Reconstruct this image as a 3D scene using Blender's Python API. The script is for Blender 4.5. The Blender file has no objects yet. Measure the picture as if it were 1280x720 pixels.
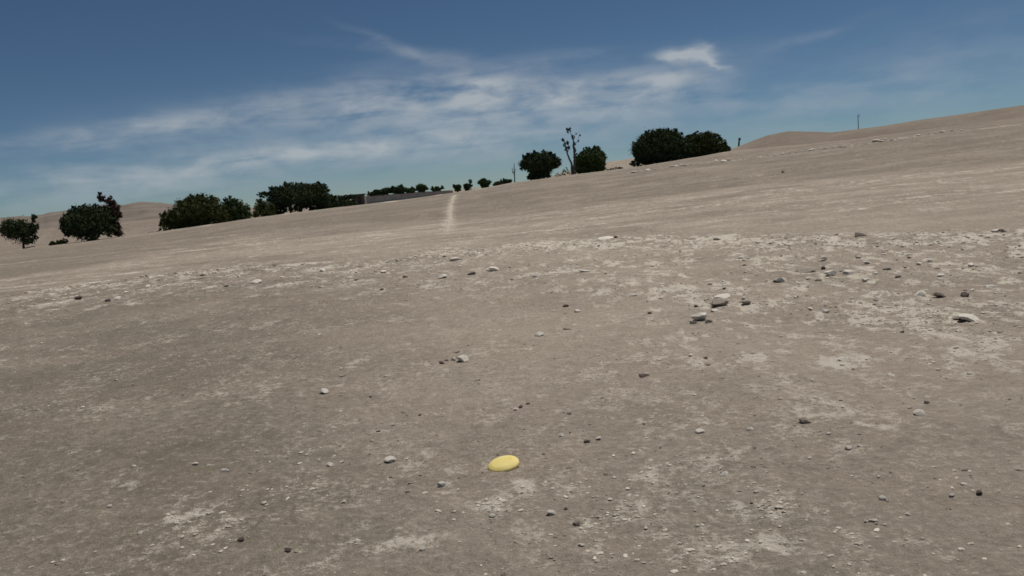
import bpy, math, random
import numpy as np
from mathutils import Vector, Matrix
random.seed(7)
RNG = np.random.RandomState(7)
scene = bpy.context.scene
COL = scene.collection
rad = math.radians

# ------------------------------------------------------------------ camera
EYE = 1.6
HFOV, PITCH, ROLL = 62.0, -6.9, 5.0
F = 640 / math.tan(rad(HFOV / 2))                 # focal length in photograph pixels
cam_data = bpy.data.cameras.new('camera')
cam = bpy.data.objects.new('camera', cam_data)
COL.objects.link(cam)
scene.camera = cam
cam_data.sensor_width = 36
cam_data.lens = 18 / math.tan(rad(HFOV / 2))
cam_data.clip_start = 0.05
cam_data.clip_end = 60000
CAM_R = Matrix.Rotation(rad(90 + PITCH), 3, 'X') @ Matrix.Rotation(rad(-ROLL), 3, 'Z')
cam.matrix_world = Matrix.Translation((0, 0, EYE)) @ CAM_R.to_4x4()
scene.cycles.pixel_filter_type = 'BLACKMAN_HARRIS'
scene.cycles.filter_width = 1.6
scene.cycles.max_bounces = 6
scene.cycles.volume_bounces = 0

# ------------------------------------------------------------------ sun, sky, exposure
SUN_AZ, SUN_EL = 40.0, 66.0                        # degrees right of the view, above the horizon
SUN_STRENGTH, SKY_STRENGTH = 5.0, 0.052
sun_dir = Vector((math.sin(rad(SUN_AZ)) * math.cos(rad(SUN_EL)),
                  math.cos(rad(SUN_AZ)) * math.cos(rad(SUN_EL)), math.sin(rad(SUN_EL))))
sd = bpy.data.lights.new('sun', 'SUN')
sd.energy = SUN_STRENGTH
sd.angle = rad(0.53)
sd.color = (1.0, 0.955, 0.88)
sun = bpy.data.objects.new('sun', sd)
sun.rotation_mode = 'QUATERNION'
sun.rotation_quaternion = sun_dir.to_track_quat('Z', 'Y')
COL.objects.link(sun)

vs = scene.view_settings
scene.display_settings.display_device = 'sRGB'
vs.view_transform = 'Standard'
vs.look = 'None'
vs.exposure = -0.5
vs.gamma = 1.0
vs.use_curve_mapping = False


def pix_dir(px, py):
    v = CAM_R @ Vector(((px - 640) / F, -(py - 360) / F, -1.0))
    return v


def pix_azsl(px, py):
    v = pix_dir(px, py)
    return math.atan2(v.x, v.y), v.z / math.hypot(v.x, v.y)


def pix_azel(px, py):
    a, s = pix_azsl(px, py)
    return math.degrees(a), math.degrees(math.atan(s))


class NT:
    """tiny helper for node trees"""
    def __init__(self, tree):
        self.t = tree
        self.n = tree.nodes
        self.l = tree.links

    def node(self, typ, **kw):
        nd = self.n.new(typ)
        for k, v in kw.items():
            setattr(nd, k, v)
        return nd

    def put(self, sock, v):
        if isinstance(v, bpy.types.NodeSocket):
            self.l.new(v, sock)
        elif v is not None:
            sock.default_value = v

    def math(self, op, a, b=None, c=None, clamp=False):
        nd = self.node('ShaderNodeMath', operation=op, use_clamp=clamp)
        for i, v in enumerate((a, b, c)):
            if v is not None:
                self.put(nd.inputs[i], v)
        return nd.outputs[0]

    def mixc(self, f, a, b, blend='MIX'):
        nd = self.node('ShaderNodeMix', data_type='RGBA', blend_type=blend)
        self.put(nd.inputs[0], f)
        self.put(nd.inputs[6], a if not isinstance(a, tuple) else (*a, 1)[:4])
        self.put(nd.inputs[7], b if not isinstance(b, tuple) else (*b, 1)[:4])
        return nd.outputs[2]

    def noise(self, vec, scale, detail=4, rough=0.55, dist=0.0):
        nd = self.node('ShaderNodeTexNoise')
        self.put(nd.inputs['Vector'], vec)
        nd.inputs['Scale'].default_value = scale
        nd.inputs['Detail'].default_value = detail
        nd.inputs['Roughness'].default_value = rough
        nd.inputs['Distortion'].default_value = dist
        return nd.outputs['Fac']

    def ramp(self, f, lo, hi, smooth=True):
        nd = self.node('ShaderNodeMapRange', interpolation_type='SMOOTHSTEP' if smooth else 'LINEAR')
        self.put(nd.inputs[0], f)
        nd.inputs[1].default_value = lo
        nd.inputs[2].default_value = hi
        return nd.outputs[0]

    def mapping(self, vec, scale=(1, 1, 1), rot=(0, 0, 0), loc=(0, 0, 0)):
        nd = self.node('ShaderNodeMapping')
        self.put(nd.inputs['Vector'], vec)
        nd.inputs['Scale'].default_value = scale
        nd.inputs['Rotation'].default_value = rot
        nd.inputs['Location'].default_value = loc
        return nd.outputs[0]


world = bpy.data.worlds.new('World')
scene.world = world
world.use_nodes = True
W = NT(world.node_tree)
W.n.clear()
sky = W.node('ShaderNodeTexSky', sky_type='NISHITA')
sky.sun_disc = False
sky.sun_elevation = rad(SUN_EL)
sky.sun_rotation = rad(SUN_AZ)
sky.altitude = 4000
sky.air_density = 1.0
sky.dust_density = 0.1
sky.ozone_density = 4.0
tc = W.node('ShaderNodeTexCoord')
sep = W.node('ShaderNodeSeparateXYZ')
W.l.new(tc.outputs['Generated'], sep.inputs[0])
X, Y, Z = sep.outputs
az = W.math('MULTIPLY', W.math('ARCTAN2', X, Y), 57.29578)
el = W.math('MULTIPLY', W.math('ARCSINE', Z), 57.29578)
comb = W.node('ShaderNodeCombineXYZ')
W.l.new(az, comb.inputs[0])
W.l.new(el, comb.inputs[1])
ae = comb.outputs[0]
# wind-drawn coordinates: degrees of azimuth and of elevation, warped
warp1 = W.noise(W.mapping(ae, (0.10, 0.30, 1)), 1.0, 3, 0.5)
warp2 = W.noise(W.mapping(ae, (0.10, 0.30, 1), loc=(31, 17, 5)), 1.0, 3, 0.5)
azw = W.math('ADD', az, W.math('MULTIPLY', W.math('SUBTRACT', warp1, 0.5), 5.0))
elw = W.math('ADD', el, W.math('MULTIPLY', W.math('SUBTRACT', warp2, 0.5), 2.0))
# thin clouds: (px, py of the centre, half length and half thickness in degrees, tilt, density)
STROKES = [
    (205, 158, 4.2, 0.55, 2, 0.42), (330, 138, 9.0, 1.1, 6, 0.36), (300, 205, 11.0, 0.75, 2, 0.40),
    (430, 188, 6.5, 0.5, 1, 0.30), (520, 122, 6.0, 0.95, 4, 0.50), (600, 112, 3.8, 1.0, -10, 0.62),
    (660, 135, 9.0, 1.6, 3, 0.44), (800, 104, 5.5, 0.8, 7, 0.50), (840, 118, 4.5, 1.0, 0, 0.34),
    (540, 72, 5.5, 0.4, -12, 0.26), (480, 52, 2.4, 0.3, -28, 0.18), (90, 175, 5.0, 0.6, 4, 0.22),
    (130, 215, 8.0, 0.7, 3, 0.25), (700, 75, 5.0, 0.4, 0, 0.14), (970, 120, 5.0, 0.9, 4, 0.16),
    (420, 165, 13.0, 2.2, 3, 0.20), (250, 225, 14.0, 1.3, 2, 0.20), (560, 165, 9.0, 1.6, 3, 0.16), (980, 150, 9.0, 1.6, 5, 0.14),
    (1200, 70, 7.0, 2.4, 6, 0.09),
    (1230, 105, 4.0, 0.8, 8, 0.18), (1010, 50, 3.0, 0.3, 8, 0.12), (760, 160, 9.0, 1.2, 4, 0.16),
    (620, 180, 8.0, 1.0, 3, 0.14), (1100, 100, 7.0, 1.2, 8, 0.10),
]


def stroke(a_s, e_s, px, py, ra, re, tilt, dens, power=1.0):
    a0, e0 = pix_azel(px, py)
    c, s = math.cos(rad(tilt + 0.0)), math.sin(rad(tilt + 0.0))
    da = W.math('SUBTRACT', a_s, a0)
    de = W.math('SUBTRACT', e_s, e0)
    u = W.math('ADD', W.math('MULTIPLY', da, c / ra), W.math('MULTIPLY', de, s / ra))
    v = W.math('ADD', W.math('MULTIPLY', da, -s / re), W.math('MULTIPLY', de, c / re))
    d2 = W.math('ADD', W.math('MULTIPLY', u, u), W.math('MULTIPLY', v, v))
    g = W.math('POWER', 2.71828, W.math('MULTIPLY', d2, -power))
    return W.math('MULTIPLY', g, dens)


acc = None
for s_ in STROKES:
    g = stroke(azw, elw, *s_)
    acc = g if acc is None else W.math('ADD', acc, g)
fib = W.noise(W.mapping(ae, (0.13, 0.85, 1), rot=(0, 0, rad(-5))), 1.0, 4, 0.55, 0.5)
puff = W.noise(W.mapping(ae, (0.32, 0.7, 1)), 1.0, 4, 0.55, 0.3)
tex = W.math('ADD', W.math('MULTIPLY', W.ramp(fib, 0.22, 0.74), 0.75), W.math('MULTIPLY', W.ramp(puff, 0.35, 0.65), 0.45))
cl = W.math('MULTIPLY', acc, tex)
# the same thin cirrus goes on over the rest of the sky dome
plane = W.math('DIVIDE', 1.0, W.math('MAXIMUM', Z, 0.12))
vm = W.node('ShaderNodeVectorMath', operation='SCALE')
W.l.new(tc.outputs['Generated'], vm.inputs[0])
W.l.new(plane, vm.inputs['Scale'])
cir = W.noise(W.mapping(vm.outputs[0], (0.5, 1.4, 1), rot=(0, 0, 0.3)), 1.1, 6, 0.6, 0.8)
cirm = W.math('MULTIPLY', W.ramp(cir, 0.56, 0.80), 0.28)
cirm = W.math('MULTIPLY', cirm, W.ramp(el, 17.0, 30.0))
# the small brighter wisp drawn as a tapered fan: bright left end, long thin right tail
wz = W.noise(W.mapping(ae, (0.8, 1.6, 1)), 1.0, 4, 0.55)
azs = W.math('ADD', az, W.math('MULTIPLY', W.math('SUBTRACT', wz, 0.5), 1.0))
els = W.math('ADD', el, W.math('MULTIPLY', W.math('SUBTRACT', wz, 0.5), 0.5))
for s_ in [(838, 69, 1.3, 0.33, -3, 0.55), (864, 69, 1.6, 0.52, -4, 0.70), (880, 66, 0.7, 0.5, -40, 0.45),
           (894, 79, 0.95, 0.25, -30, 0.50)]:
    cl = W.math('ADD', cl, stroke(azs, els, *s_, power=1.3))
cl = W.math('ADD', cl, cirm)
cl = W.math('MINIMUM', W.math('MAXIMUM', cl, 0.0), 0.8)
CLOUD = (11.6, 12.5, 13.2)
hs = W.node('ShaderNodeHueSaturation')
hs.inputs['Saturation'].default_value = 1.0
W.l.new(W.mixc(1.0, sky.outputs[0], (1.00, 1.12, 1.12), 'MULTIPLY'), hs.inputs['Color'])
skyc = W.mixc(cl, hs.outputs[0], CLOUD)
bg = W.node('ShaderNodeBackground')
W.l.new(skyc, bg.inputs['Color'])
bg.inputs['Strength'].default_value = SKY_STRENGTH
wo = W.node('ShaderNodeOutputWorld')
W.l.new(bg.outputs[0], wo.inputs['Surface'])


# ------------------------------------------------------------------ numpy noise
def _hash(ix, iy, seed):
    h = (ix.astype(np.int64) * 374761393 + iy.astype(np.int64) * 668265263 + seed * 974634777) & 0xffffffff
    h = ((h ^ (h >> 13)) * 1274126177) & 0xffffffff
    h = (h ^ (h >> 16)) & 0xffffffff
    return h / 4294967295.0


def vnoise(x, y, seed=0):
    ix, iy = np.floor(x), np.floor(y)
    fx, fy = x - ix, y - iy
    fx = fx * fx * fx * (fx * (fx * 6 - 15) + 10)
    fy = fy * fy * fy * (fy * (fy * 6 - 15) + 10)
    a, b = _hash(ix, iy, seed), _hash(ix + 1, iy, seed)
    c, d = _hash(ix, iy + 1, seed), _hash(ix + 1, iy + 1, seed)
    return (a + (b - a) * fx) * (1 - fy) + (c + (d - c) * fx) * fy


def fbm(x, y, octs=4, seed=0, gain=0.5):
    s, a, tot = 0.0, 1.0, 0.0
    for k in range(octs):
        s = s + a * vnoise(x * (2.03 ** k) + 17.3 * k, y * (2.03 ** k) - 9.1 * k, seed + k)
        tot += a
        a *= gain
    return s / tot - 0.5


def sstep(x, lo, hi):
    t = np.clip((x - lo) / (hi - lo), 0, 1)
    return t * t * (3 - 2 * t)


# ------------------------------------------------------------------ the lie of the land
# Heights along lines of equal distance from the viewpoint (survey of the slope), read as bearing -> height
def line(r, pts):
    out = []
    for px, py in pts:
        a, s = pix_azsl(px, py)
        out.append((a, EYE + s * r))
    out.sort()
    return np.array(out)


R_K = [0, 9, 18, 40, 68, 90, 104, 130, 220, 330, 600, 6000, 20000]
A_ = lambda px, py=230: pix_azsl(px, py)[0]
L18 = np.array([(A_(0, 380), -0.05), (A_(640, 300), 0.02), (A_(1280, 290), 0.14)])
L40 = np.array([(A_(0, 330), -0.10), (A_(320, 300), -0.02), (A_(640, 275), 0.04), (A_(930, 235), 0.48), (A_(1280, 205), 0.62)])
L90 = line(90, [(0, 314), (34, 310), (110, 301), (200, 289.5), (260, 281), (320, 272), (390, 263), (455, 255.5), (510, 249),
                (560, 242), (600, 236), (640, 228.5), (680, 223), (715, 218.5), (760, 213), (800, 208), (850, 200),
                (910, 189.5), (940, 186), (1000, 181), (1070, 174), (1150, 163), (1280, 147)])
L68 = np.array([(a, z * 0.80) for a, z in L90 if a < A_(700, 225)] +
               [tuple(p) for p in line(68, [(780, 218), (850, 207.5), (940, 197), (1010, 189), (1070, 182), (1150, 169), (1280, 156)])])
L220 = line(220, [(0, 330), (320, 300), (400, 268), (440, 259), (470, 253), (530, 247), (560, 244), (600, 240), (640, 234.5), (665, 228), (700, 217), (740, 207), (760, 202), (790, 198), (850, 193),
                  (911, 187.5), (925, 182.5), (940, 176.5), (960, 169.5), (985, 164.5), (1015, 165), (1040, 166), (1100, 158.5),
                  (1140, 152), (1200, 143.5), (1280, 132)])
L130 = np.array([(a, min(z - 1.6 if a < A_(900) else z - 0.2, 99)) for a, z in L90])
L104 = np.array([(a, z - 0.45 if a < A_(900) else z + 0.05) for a, z in L90])


def lk(tab, a):
    return np.interp(a, tab[:, 0], tab[:, 1])


def heights_at_knots(a):
    """a: bearings; returns len(R_K) x n heights"""
    edge = np.clip((np.abs(a) - rad(36)) / rad(80), 0, 1)
    keep = 1 - edge * edge * (3 - 2 * edge) * 0.75
    z18, z40, z68, z90, z104, z130, z220 = (lk(t, a) for t in (L18, L40, L68, L90, L104, L130, L220))
    z330 = np.where(z220 > 0, z220 * 1.02, z220)
    return np.array([0 * a, 0 * a, z18 * keep, z40 * keep, z68 * keep, z90 * keep, z104 * keep, z130 * keep, z220 * keep,
                     z330 * keep * 0.7 - 1.5, 0 * a - 5.0, 0 * a - 6.0, 0 * a - 6.0])


def pchip(rk, Z, r):
    """monotone cubic through the knots; Z is k x n, r is n"""
    rk = np.array(rk, float)
    h = np.diff(rk)[:, None]
    d = np.diff(Z, axis=0) / h
    m = np.zeros_like(Z)
    s = (d[:-1] * d[1:]) > 0
    w1 = 2 * h[1:] + h[:-1]
    w2 = h[1:] + 2 * h[:-1]
    with np.errstate(divide='ignore', invalid='ignore'):
        hm = (w1 + w2) / (w1 / d[:-1] + w2 / d[1:])
    m[1:-1] = np.where(s, hm, 0)
    k = np.clip(np.searchsorted(rk, r, side='right') - 1, 0, len(rk) - 2)
    j = np.arange(len(r))
    hh = h[k, 0]
    t = (r - rk[k]) / hh
    z0, z1, m0, m1 = Z[k, j], Z[k + 1, j], m[k, j], m[k + 1, j]
    return ((2 * t**3 - 3 * t**2 + 1) * z0 + (t**3 - 2 * t**2 + t) * hh * m0 + (-2 * t**3 + 3 * t**2) * z1 + (t**3 - t**2) * hh * m1)


def h_base(x, y):
    x = np.atleast_1d(np.asarray(x, float))
    y = np.atleast_1d(np.asarray(y, float))
    r = np.hypot(x, y)
    a = np.arctan2(x, y)
    return pchip(R_K, heights_at_knots(a), np.clip(r, 0, 19999))


# edges of the stony band and of the paler tilled ground beyond it, as bearing -> distance
def edge_line(pts):
    out = []
    for px, py in pts:
        p = ground_hit(px, py)
        out.append((math.atan2(p[0], p[1]), math.hypot(p[0], p[1])))
    out.sort()
    return np.array(out)


_RS = np.concatenate([np.arange(1.5, 60, 0.05), np.arange(60, 330, 0.5)])


def ground_hit(px, py):
    a, s = pix_azsl(px, py)
    x, y = _RS * math.sin(a), _RS * math.cos(a)
    z = h_base(x, y)
    under = (EYE + s * _RS) <= z
    i = int(np.argmax(under)) if under.any() else int(np.argmax(_RS > 95))
    return x[i], y[i], z[i]


BAND = edge_line([(-40, 380), (34, 366), (130, 352), (230, 340), (330, 332), (480, 324), (560, 312), (640, 305), (700, 302),
                  (760, 297), (900, 295), (1077, 293), (1280, 288)])
LIGHT = edge_line([(-40, 356), (34, 347), (300, 299), (430, 290), (640, 270), (780, 252), (930, 237), (1090, 221), (1280, 203)])
STONELINE_R = 68.0


def band_near(a):
    # how far towards the viewer the rubble reaches
    return np.interp(a, [A_(0), A_(300), A_(520), A_(700), A_(900), A_(1280)], [0.72, 0.70, 0.62, 0.55, 0.48, 0.46])


PATCHES = [  # px, py, half width, half height in the photograph, strength
    (645, 622, 52, 18, 1.7), (240, 655, 50, 28, 0.75), (560, 655, 60, 22, 0.55), (430, 680, 50, 16, 0.6), (765, 652, 50, 16, 0.7),
    (832, 600, 14, 26, 0.55), (985, 690, 75, 20, 0.9), (960, 640, 32, 26, 0.7), (1060, 453, 52, 9, 0.9), (1212, 438, 40, 9, 1.2),
    (945, 448, 26, 5, 1.2), (1120, 392, 62, 17, 0.9), (660, 438, 22, 4, 1.1), (92, 575, 32, 16, 0.6), (1112, 542, 20, 3.4, 1.3),
    (870, 510, 70, 28, 0.35), (1128, 474, 16, 4, 0.9), (680, 520, 60, 30, 0.25), (550, 492, 16, 5, 0.9), (462, 546, 14, 7, 0.7),
    (395, 592, 36, 16, 0.5), (60, 650, 30, 20, 0.4), (1180, 610, 40, 20, 0.3), (900, 625, 60, 20, 0.3), (1190, 452, 60, 12, 0.5),
    (870, 376, 24, 5, 1.0), (560, 615, 30, 10, 0.5), (150, 610, 40, 14, 0.4), (310, 575, 40, 12, 0.4), (770, 692, 60, 10, 0.6),
    (1010, 575, 40, 10, 0.3), (1010, 505, 70, 20, 0.2), (800, 455, 60, 12, 0.35), (970, 565, 30, 5, 0.5), (590, 555, 40, 12, 0.2),
    (675, 419, 14, 5, 0.7), (700, 303, 24, 3.5, 1.0), (764, 331, 28, 5, 1.0), (1240, 378, 22, 4, 1.0), (1180, 410, 40, 8, 0.7),
    (480, 693, 70, 10, 0.8), (280, 690, 60, 10, 0.4), (1120, 692, 60, 12, 0.4), (718, 335, 90, 14, 0.35), (1090, 372, 60, 10, 0.4),
]
_PW = []
_PP = [np.array(ground_hit(px, py)[:2]) for px, py in [(556, 300), (558, 290), (560, 283), (562, 272), (562.5, 262), (565, 252), (569, 243.5)]]
for px, py, rx, ry, st in PATCHES:
    p = ground_hit(px, py)
    r_ = math.hypot(p[0], p[1])
    far = ground_hit(px, py - ry)
    near = ground_hit(px, py + ry)
    dr = (math.hypot(far[0], far[1]) - math.hypot(near[0], near[1])) / 2
    _PW.append((p[0], p[1], math.atan2(p[0], p[1]), rx * r_ / F, max(dr, 0.05), st))


def surface_marks(x, y):
    """pale crust, rubble density, tone of the soil: marks that belong to the ground itself"""
    r = np.hypot(x, y)
    a = np.arctan2(x, y)
    edge = np.interp(a, BAND[:, 0], BAND[:, 1]) * (1 + 0.05 * fbm(x * .5, y * .5, 2, 50))
    lit = np.interp(a, LIGHT[:, 0], LIGHT[:, 1]) * (1 + 0.10 * fbm(x * .15, y * .15, 2, 51))
    lo = edge * band_near(a)
    rub = sstep(r, lo * 0.86, lo * 1.1) * (1 - sstep(r, edge * 0.985, edge * 1.03))
    conc = np.exp(-((r - edge * 0.93) / (edge * 0.07)) ** 2)          # the thickest of it lies at the far edge
    rub = rub * (0.5 + 0.5 * conc) * (0.5 + 0.5 * sstep(fbm(x * 0.5, y * 0.8, 2, 55) + 0.5, 0.4, 0.6))
    zone = sstep(r, edge * 0.98, edge * 1.12) * (1 - sstep(r, lit * 0.93, lit * 1.07))
    # patches, torn up by noise
    wx, wy = x + 0.35 * fbm(x * 3, y * 3, 3, 60), y + 0.35 * fbm(x * 3, y * 3, 3, 61)
    pat = np.zeros_like(x)
    for cx, cy, ca, sx, sy, st in _PW:
        dx, dy = wx - cx, wy - cy
        c, s = math.cos(ca), math.sin(ca)
        u = (dx * c - dy * s) / sx
        v = (dx * s + dy * c) / sy
        pat = np.maximum(pat, st * np.exp(-(u * u + v * v) * 1.1))
    n1 = fbm(x * 5, y * 5, 4, 70, 0.6) + 0.5
    n2 = fbm(x * 1.1, y * 1.1, 3, 71) + 0.5
    n3 = fbm(x * 16, y * 16, 3, 72, 0.6) + 0.5
    spots = sstep(0.5 * n1 + 0.5 * n3 + 0.25 * (pat - 0.35), 0.42, 0.72) * np.clip(pat * 1.1, 0, 1)
    loose = sstep(0.55 * n2 + 0.45 * n1, 0.55, 0.68) * 0.35 * (1 - sstep(r, 20, 40))
    # streaks beyond the band, drawn out along the old furrows
    fa = 0.06
    su, sv = x * math.cos(fa) + y * math.sin(fa), -x * math.sin(fa) + y * math.cos(fa)
    st1 = fbm(su * 0.6, sv * 2.0, 4, 80, 0.65) + 0.5
    st2 = fbm(su * 0.07, sv * 0.45, 4, 81, 0.6) + 0.5
    far = sstep(r, 16, 26) * (1 - 0.65 * sstep(r, 78, 110))
    streak = sstep(st1, 0.48, 0.74) * far * (0.5 + 0.5 * zone) * 0.6 + sstep(st2, 0.55, 0.75) * sstep(r, 30, 50) * 0.3
    # line of white stones higher up the right-hand slope
    sl = np.exp(-((r - STONELINE_R - 3 * fbm(a * 14, a * 3, 2, 83)) / 1.5) ** 2) * sstep(a, A_(770), A_(800))
    sl = sl * sstep(fbm(a * 60, r * 0.3, 3, 84) + 0.5, 0.45, 0.6) * 0.5
    sl2 = np.exp(-((r - 150) / 9) ** 2) * sstep(a, A_(940), A_(960)) * sstep(fbm(a * 40, r * 0.05, 3, 85) + 0.5, 0.5, 0.6) * 0.7
    # the white sand banks on the crest
    bank = np.zeros_like(x)
    for px, py, w_, h_, s_ in [(487, 251.5, 14, 5.0, 1.3), (462, 255, 8, 3.0, 0.6), (549, 244, 5, 3.0, 0.8), (602, 237, 7, 3.0, 0.7), (258, 281, 9, 3.5, 0.8),
                               (358, 267, 6, 3.0, 0.7), (640, 231, 10, 2.5, 0.4)]:
        a0 = A_(px, py)
        rr = 88.0
        bank = np.maximum(bank, s_ * np.exp(-((a - a0) / (w_ / F)) ** 2 - ((r - rr) / h_) ** 2))
    bandp = rub * sstep(0.35 * n1 + 0.35 * n3 + 0.3 * n2 + 0.05 * conc * rub, 0.47, 0.66) * 0.85
    right = 0.35 + 0.65 * sstep(a, -0.15, 0.25)
    m1 = fbm(x * 1.5, y * 0.8, 4, 101, 0.7) + 0.5
    m3 = fbm(x * 9, y * 5, 3, 103, 0.65) + 0.5
    m2 = fbm(x * 4.5, y * 2.2, 3, 102, 0.6) + 0.5
    mott = sstep(0.24 * m1 + 0.34 * m2 + 0.42 * m3, 0.475, 0.64) * (0.62 * right * sstep(r, 5, 9) * (1 - sstep(r, edge * 0.98, edge * 1.1)) + 0.34 * far * (0.3 + 0.7 * zone) + 0.20 + 0.30 * sstep(a, -0.4, 0.0) * (1 - sstep(r, 6, 10)))
    mott = mott + rub * sstep(0.25 * m1 + 0.35 * m2 + 0.4 * m3, 0.48, 0.60) * 0.75
    pth = np.zeros_like(x)
    for k_ in range(len(_PP) - 1):
        p_, q_ = _PP[k_], _PP[k_ + 1]
        d_ = q_ - p_
        t_ = np.clip(((x - p_[0]) * d_[0] + (y - p_[1]) * d_[1]) / (d_ @ d_), 0, 1)
        dd = np.hypot(x - p_[0] - t_ * d_[0], y - p_[1] - t_ * d_[1])
        pth = np.maximum(pth, np.exp(-(dd / 0.30) ** 2) * sstep(r, 26, 40))
    spots = spots * (0.15 + 1.9 * m3) + pth * 0.5
    tone_path = pth
    pale = np.clip(mott + spots + loose + streak + bandp + sl + sl2 + bank, 0, 1.3)
    # broad tone: 0 dark soil, 1 light soil
    tone = 0.36 + 0.5 * fbm(x * 0.35, y * 0.35, 3, 90) + 0.45 * fbm(x * 0.9, y * 0.9, 3, 93) + 0.07 * zone
    tone = tone + 0.04 - 0.34 * sstep(r, lit * 0.96, lit * 1.1) * (1 - sstep(r, 78, 90)) + 0.08 * sstep(a, -0.5, 0.1)
    tone = tone + 0.28 * (fbm(su * 0.5, sv * 2.2, 4, 95, 0.65)) * far * 2.0 + 0.25 * fbm(su * 0.1, sv * 0.5, 3, 96) * far * 2.0
    tone = tone - 0.42 * sstep(r, 125, 160) * (1 - sstep(a, A_(640), A_(720))) * sstep(a, A_(380), A_(440)) * (1 - sstep(r, 400, 800))
    tone = tone - 0.36 * sstep(r, 76, 110) * sstep(a, A_(900), A_(960))
    tone = tone - 0.05 * sstep(r, 300, 600) + 0.3 * fbm(a * 9, r * 0.02, 3, 92) * sstep(r, 100, 160)
    tone = tone + 0.05 * (1 - sstep(r, 12, 22)) + 0.15 * sstep(a, -0.35, 0.05) * (1 - sstep(r, 17, 24)) - 0.28 * sstep(-a, 0.0, 0.38) * (1 - sstep(r, edge * 0.75, edge * 1.3)) * (0.55 + 0.45 * sstep(r, 5, 9))
    tone = tone + 0.5 * tone_path
    return pale, np.clip(tone, 0, 1), rub, zone, pat


def relief(x, y, rub=None):
    r = np.hypot(x, y)
    far = sstep(r, 18, 45)
    near = 1 - sstep(r, 40, 90)
    z = 0.05 * fbm(x * 0.45, y * 0.45, 2, 10) * sstep(r, 1, 6)
    z = z + 0.020 * fbm(x * 2.1, y * 2.1, 3, 11) * near
    z = z + 0.011 * fbm(x * 9, y * 9, 3, 12, 0.6) * near
    ridged = 1 - np.abs(2 * (fbm(x * 5.5, y * 5.5, 3, 14, 0.55)))
    z = z + 0.010 * (ridged ** 3) * near
    # furrowed ground farther off
    su = x * 0.998 + y * 0.06
    sv = -x * 0.06 + y * 0.998
    z = z + far * (0.09 * fbm(su * 0.12, sv * 0.55, 4, 13, 0.6)) * (1 - sstep(r, 70, 88) * 0.6)
    z = z + sstep(r, 120, 300) * 0.5 * fbm(x * 0.03, y * 0.03, 3, 15)
    if rub is None:
        rub = surface_marks(x, y)[2]
    z = z + rub * (0.030 * fbm(x * 1.6, y * 2.6, 3, 16, 0.6) + 0.022 * fbm(x * 8, y * 8, 3, 17, 0.6)) * 2.4
    return z


def ground_z(x, y):
    x = np.atleast_1d(np.asarray(x, float))
    y = np.atleast_1d(np.asarray(y, float))
    return h_base(x, y) + relief(x, y)


# ------------------------------------------------------------------ materials
def material(name):
    m = bpy.data.materials.new(name)
    m.use_nodes = True
    t = NT(m.node_tree)
    bsdf = t.n['Principled BSDF']
    bsdf.inputs['Specular IOR Level'].default_value = 0.25
    return m, t, bsdf


def simple(name, c1, c2, scale=8, rough=0.9, island=0.0, bump=0.0, spec=0.2, sheen=None):
    m, t, b = material(name)
    co = t.node('ShaderNodeTexCoord').outputs['Object']
    f = t.noise(co, scale, 5, 0.6)
    f = t.ramp(f, 0.3, 0.7)
    if island:
        g = t.node('ShaderNodeNewGeometry').outputs['Random Per Island']
        f = t.math('ADD', t.math('MULTIPLY', f, 1 - island), t.math('MULTIPLY', g, island))
    t.put(b.inputs['Base Color'], t.mixc(f, c1, c2))
    b.inputs['Roughness'].default_value = rough
    b.inputs['Specular IOR Level'].default_value = spec
    if bump:
        bn = t.node('ShaderNodeBump')
        bn.inputs['Strength'].default_value = 1.0
        bn.inputs['Distance'].default_value = bump
        t.put(bn.inputs['Height'], t.noise(co, scale * 3, 5, 0.65))
        t.put(b.inputs['Normal'], bn.outputs[0])
    return m


def ground_material():
    m, t, b = material('desert_soil')
    co = t.node('ShaderNodeTexCoord').outputs['Object']
    at = lambda n: t.node('ShaderNodeAttribute', attribute_name=n, attribute_type='GEOMETRY').outputs['Fac']
    pale, tone, brown = at('pale'), at('tone'), at('brown')
    fine = t.noise(co, 26.0, 8, 0.72)
    grit = t.noise(co, 110.0, 4, 0.7)
    mid = t.noise(co, 3.2, 5, 0.62, 0.4)
    clod = t.noise(co, 9.0, 6, 0.68, 0.6)
    c0 = lambda n, k: t.math('MULTIPLY', t.math('SUBTRACT', n, 0.5), k)
    f = t.math('ADD', tone, c0(fine, 1.6))
    f = t.math('ADD', f, c0(grit, 1.1))
    f = t.math('ADD', f, c0(clod, 1.2))
    f = t.math('ADD', f, c0(mid, 0.6), clamp=True)
    soil = t.mixc(f, (0.198, 0.168, 0.130), (0.425, 0.361, 0.293))
    soil = t.mixc(brown, soil, t.mixc(f, (0.150, 0.118, 0.092), (0.255, 0.205, 0.165)))
    # faint warm casts of the dry soil
    cast = t.ramp(t.noise(co, 0.8, 3, 0.5), 0.35, 0.65)
    soil = t.mixc(t.math('MULTIPLY', cast, 0.22), soil, (0.30, 0.235, 0.18))
    g = t.math('MULTIPLY', pale, 0.50)
    g = t.math('ADD', g, c0(clod, 1.0))
    g = t.math('ADD', g, c0(fine, 2.1))
    g = t.math('ADD', g, c0(grit, 1.2))
    pn = t.math('MULTIPLY', t.ramp(g, 0.16, 0.60), 0.9)
    chalk = t.mixc(t.ramp(pale, 0.5, 1.1), (0.56, 0.495, 0.41), (0.64, 0.575, 0.485))
    col = t.mixc(pn, soil, chalk)
    t.put(b.inputs['Base Color'], col)
    b.inputs['Roughness'].default_value = 0.95
    b.inputs['Specular IOR Level'].default_value = 0.12
    bn = t.node('ShaderNodeBump')
    bn.inputs['Strength'].default_value = 0.9
    bn.inputs['Distance'].default_value = 0.034
    t.put(bn.inputs['Height'], t.math('ADD', fine, t.math('MULTIPLY', grit, 0.35)))
    t.put(b.inputs['Normal'], bn.outputs[0])
    return m


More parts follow.
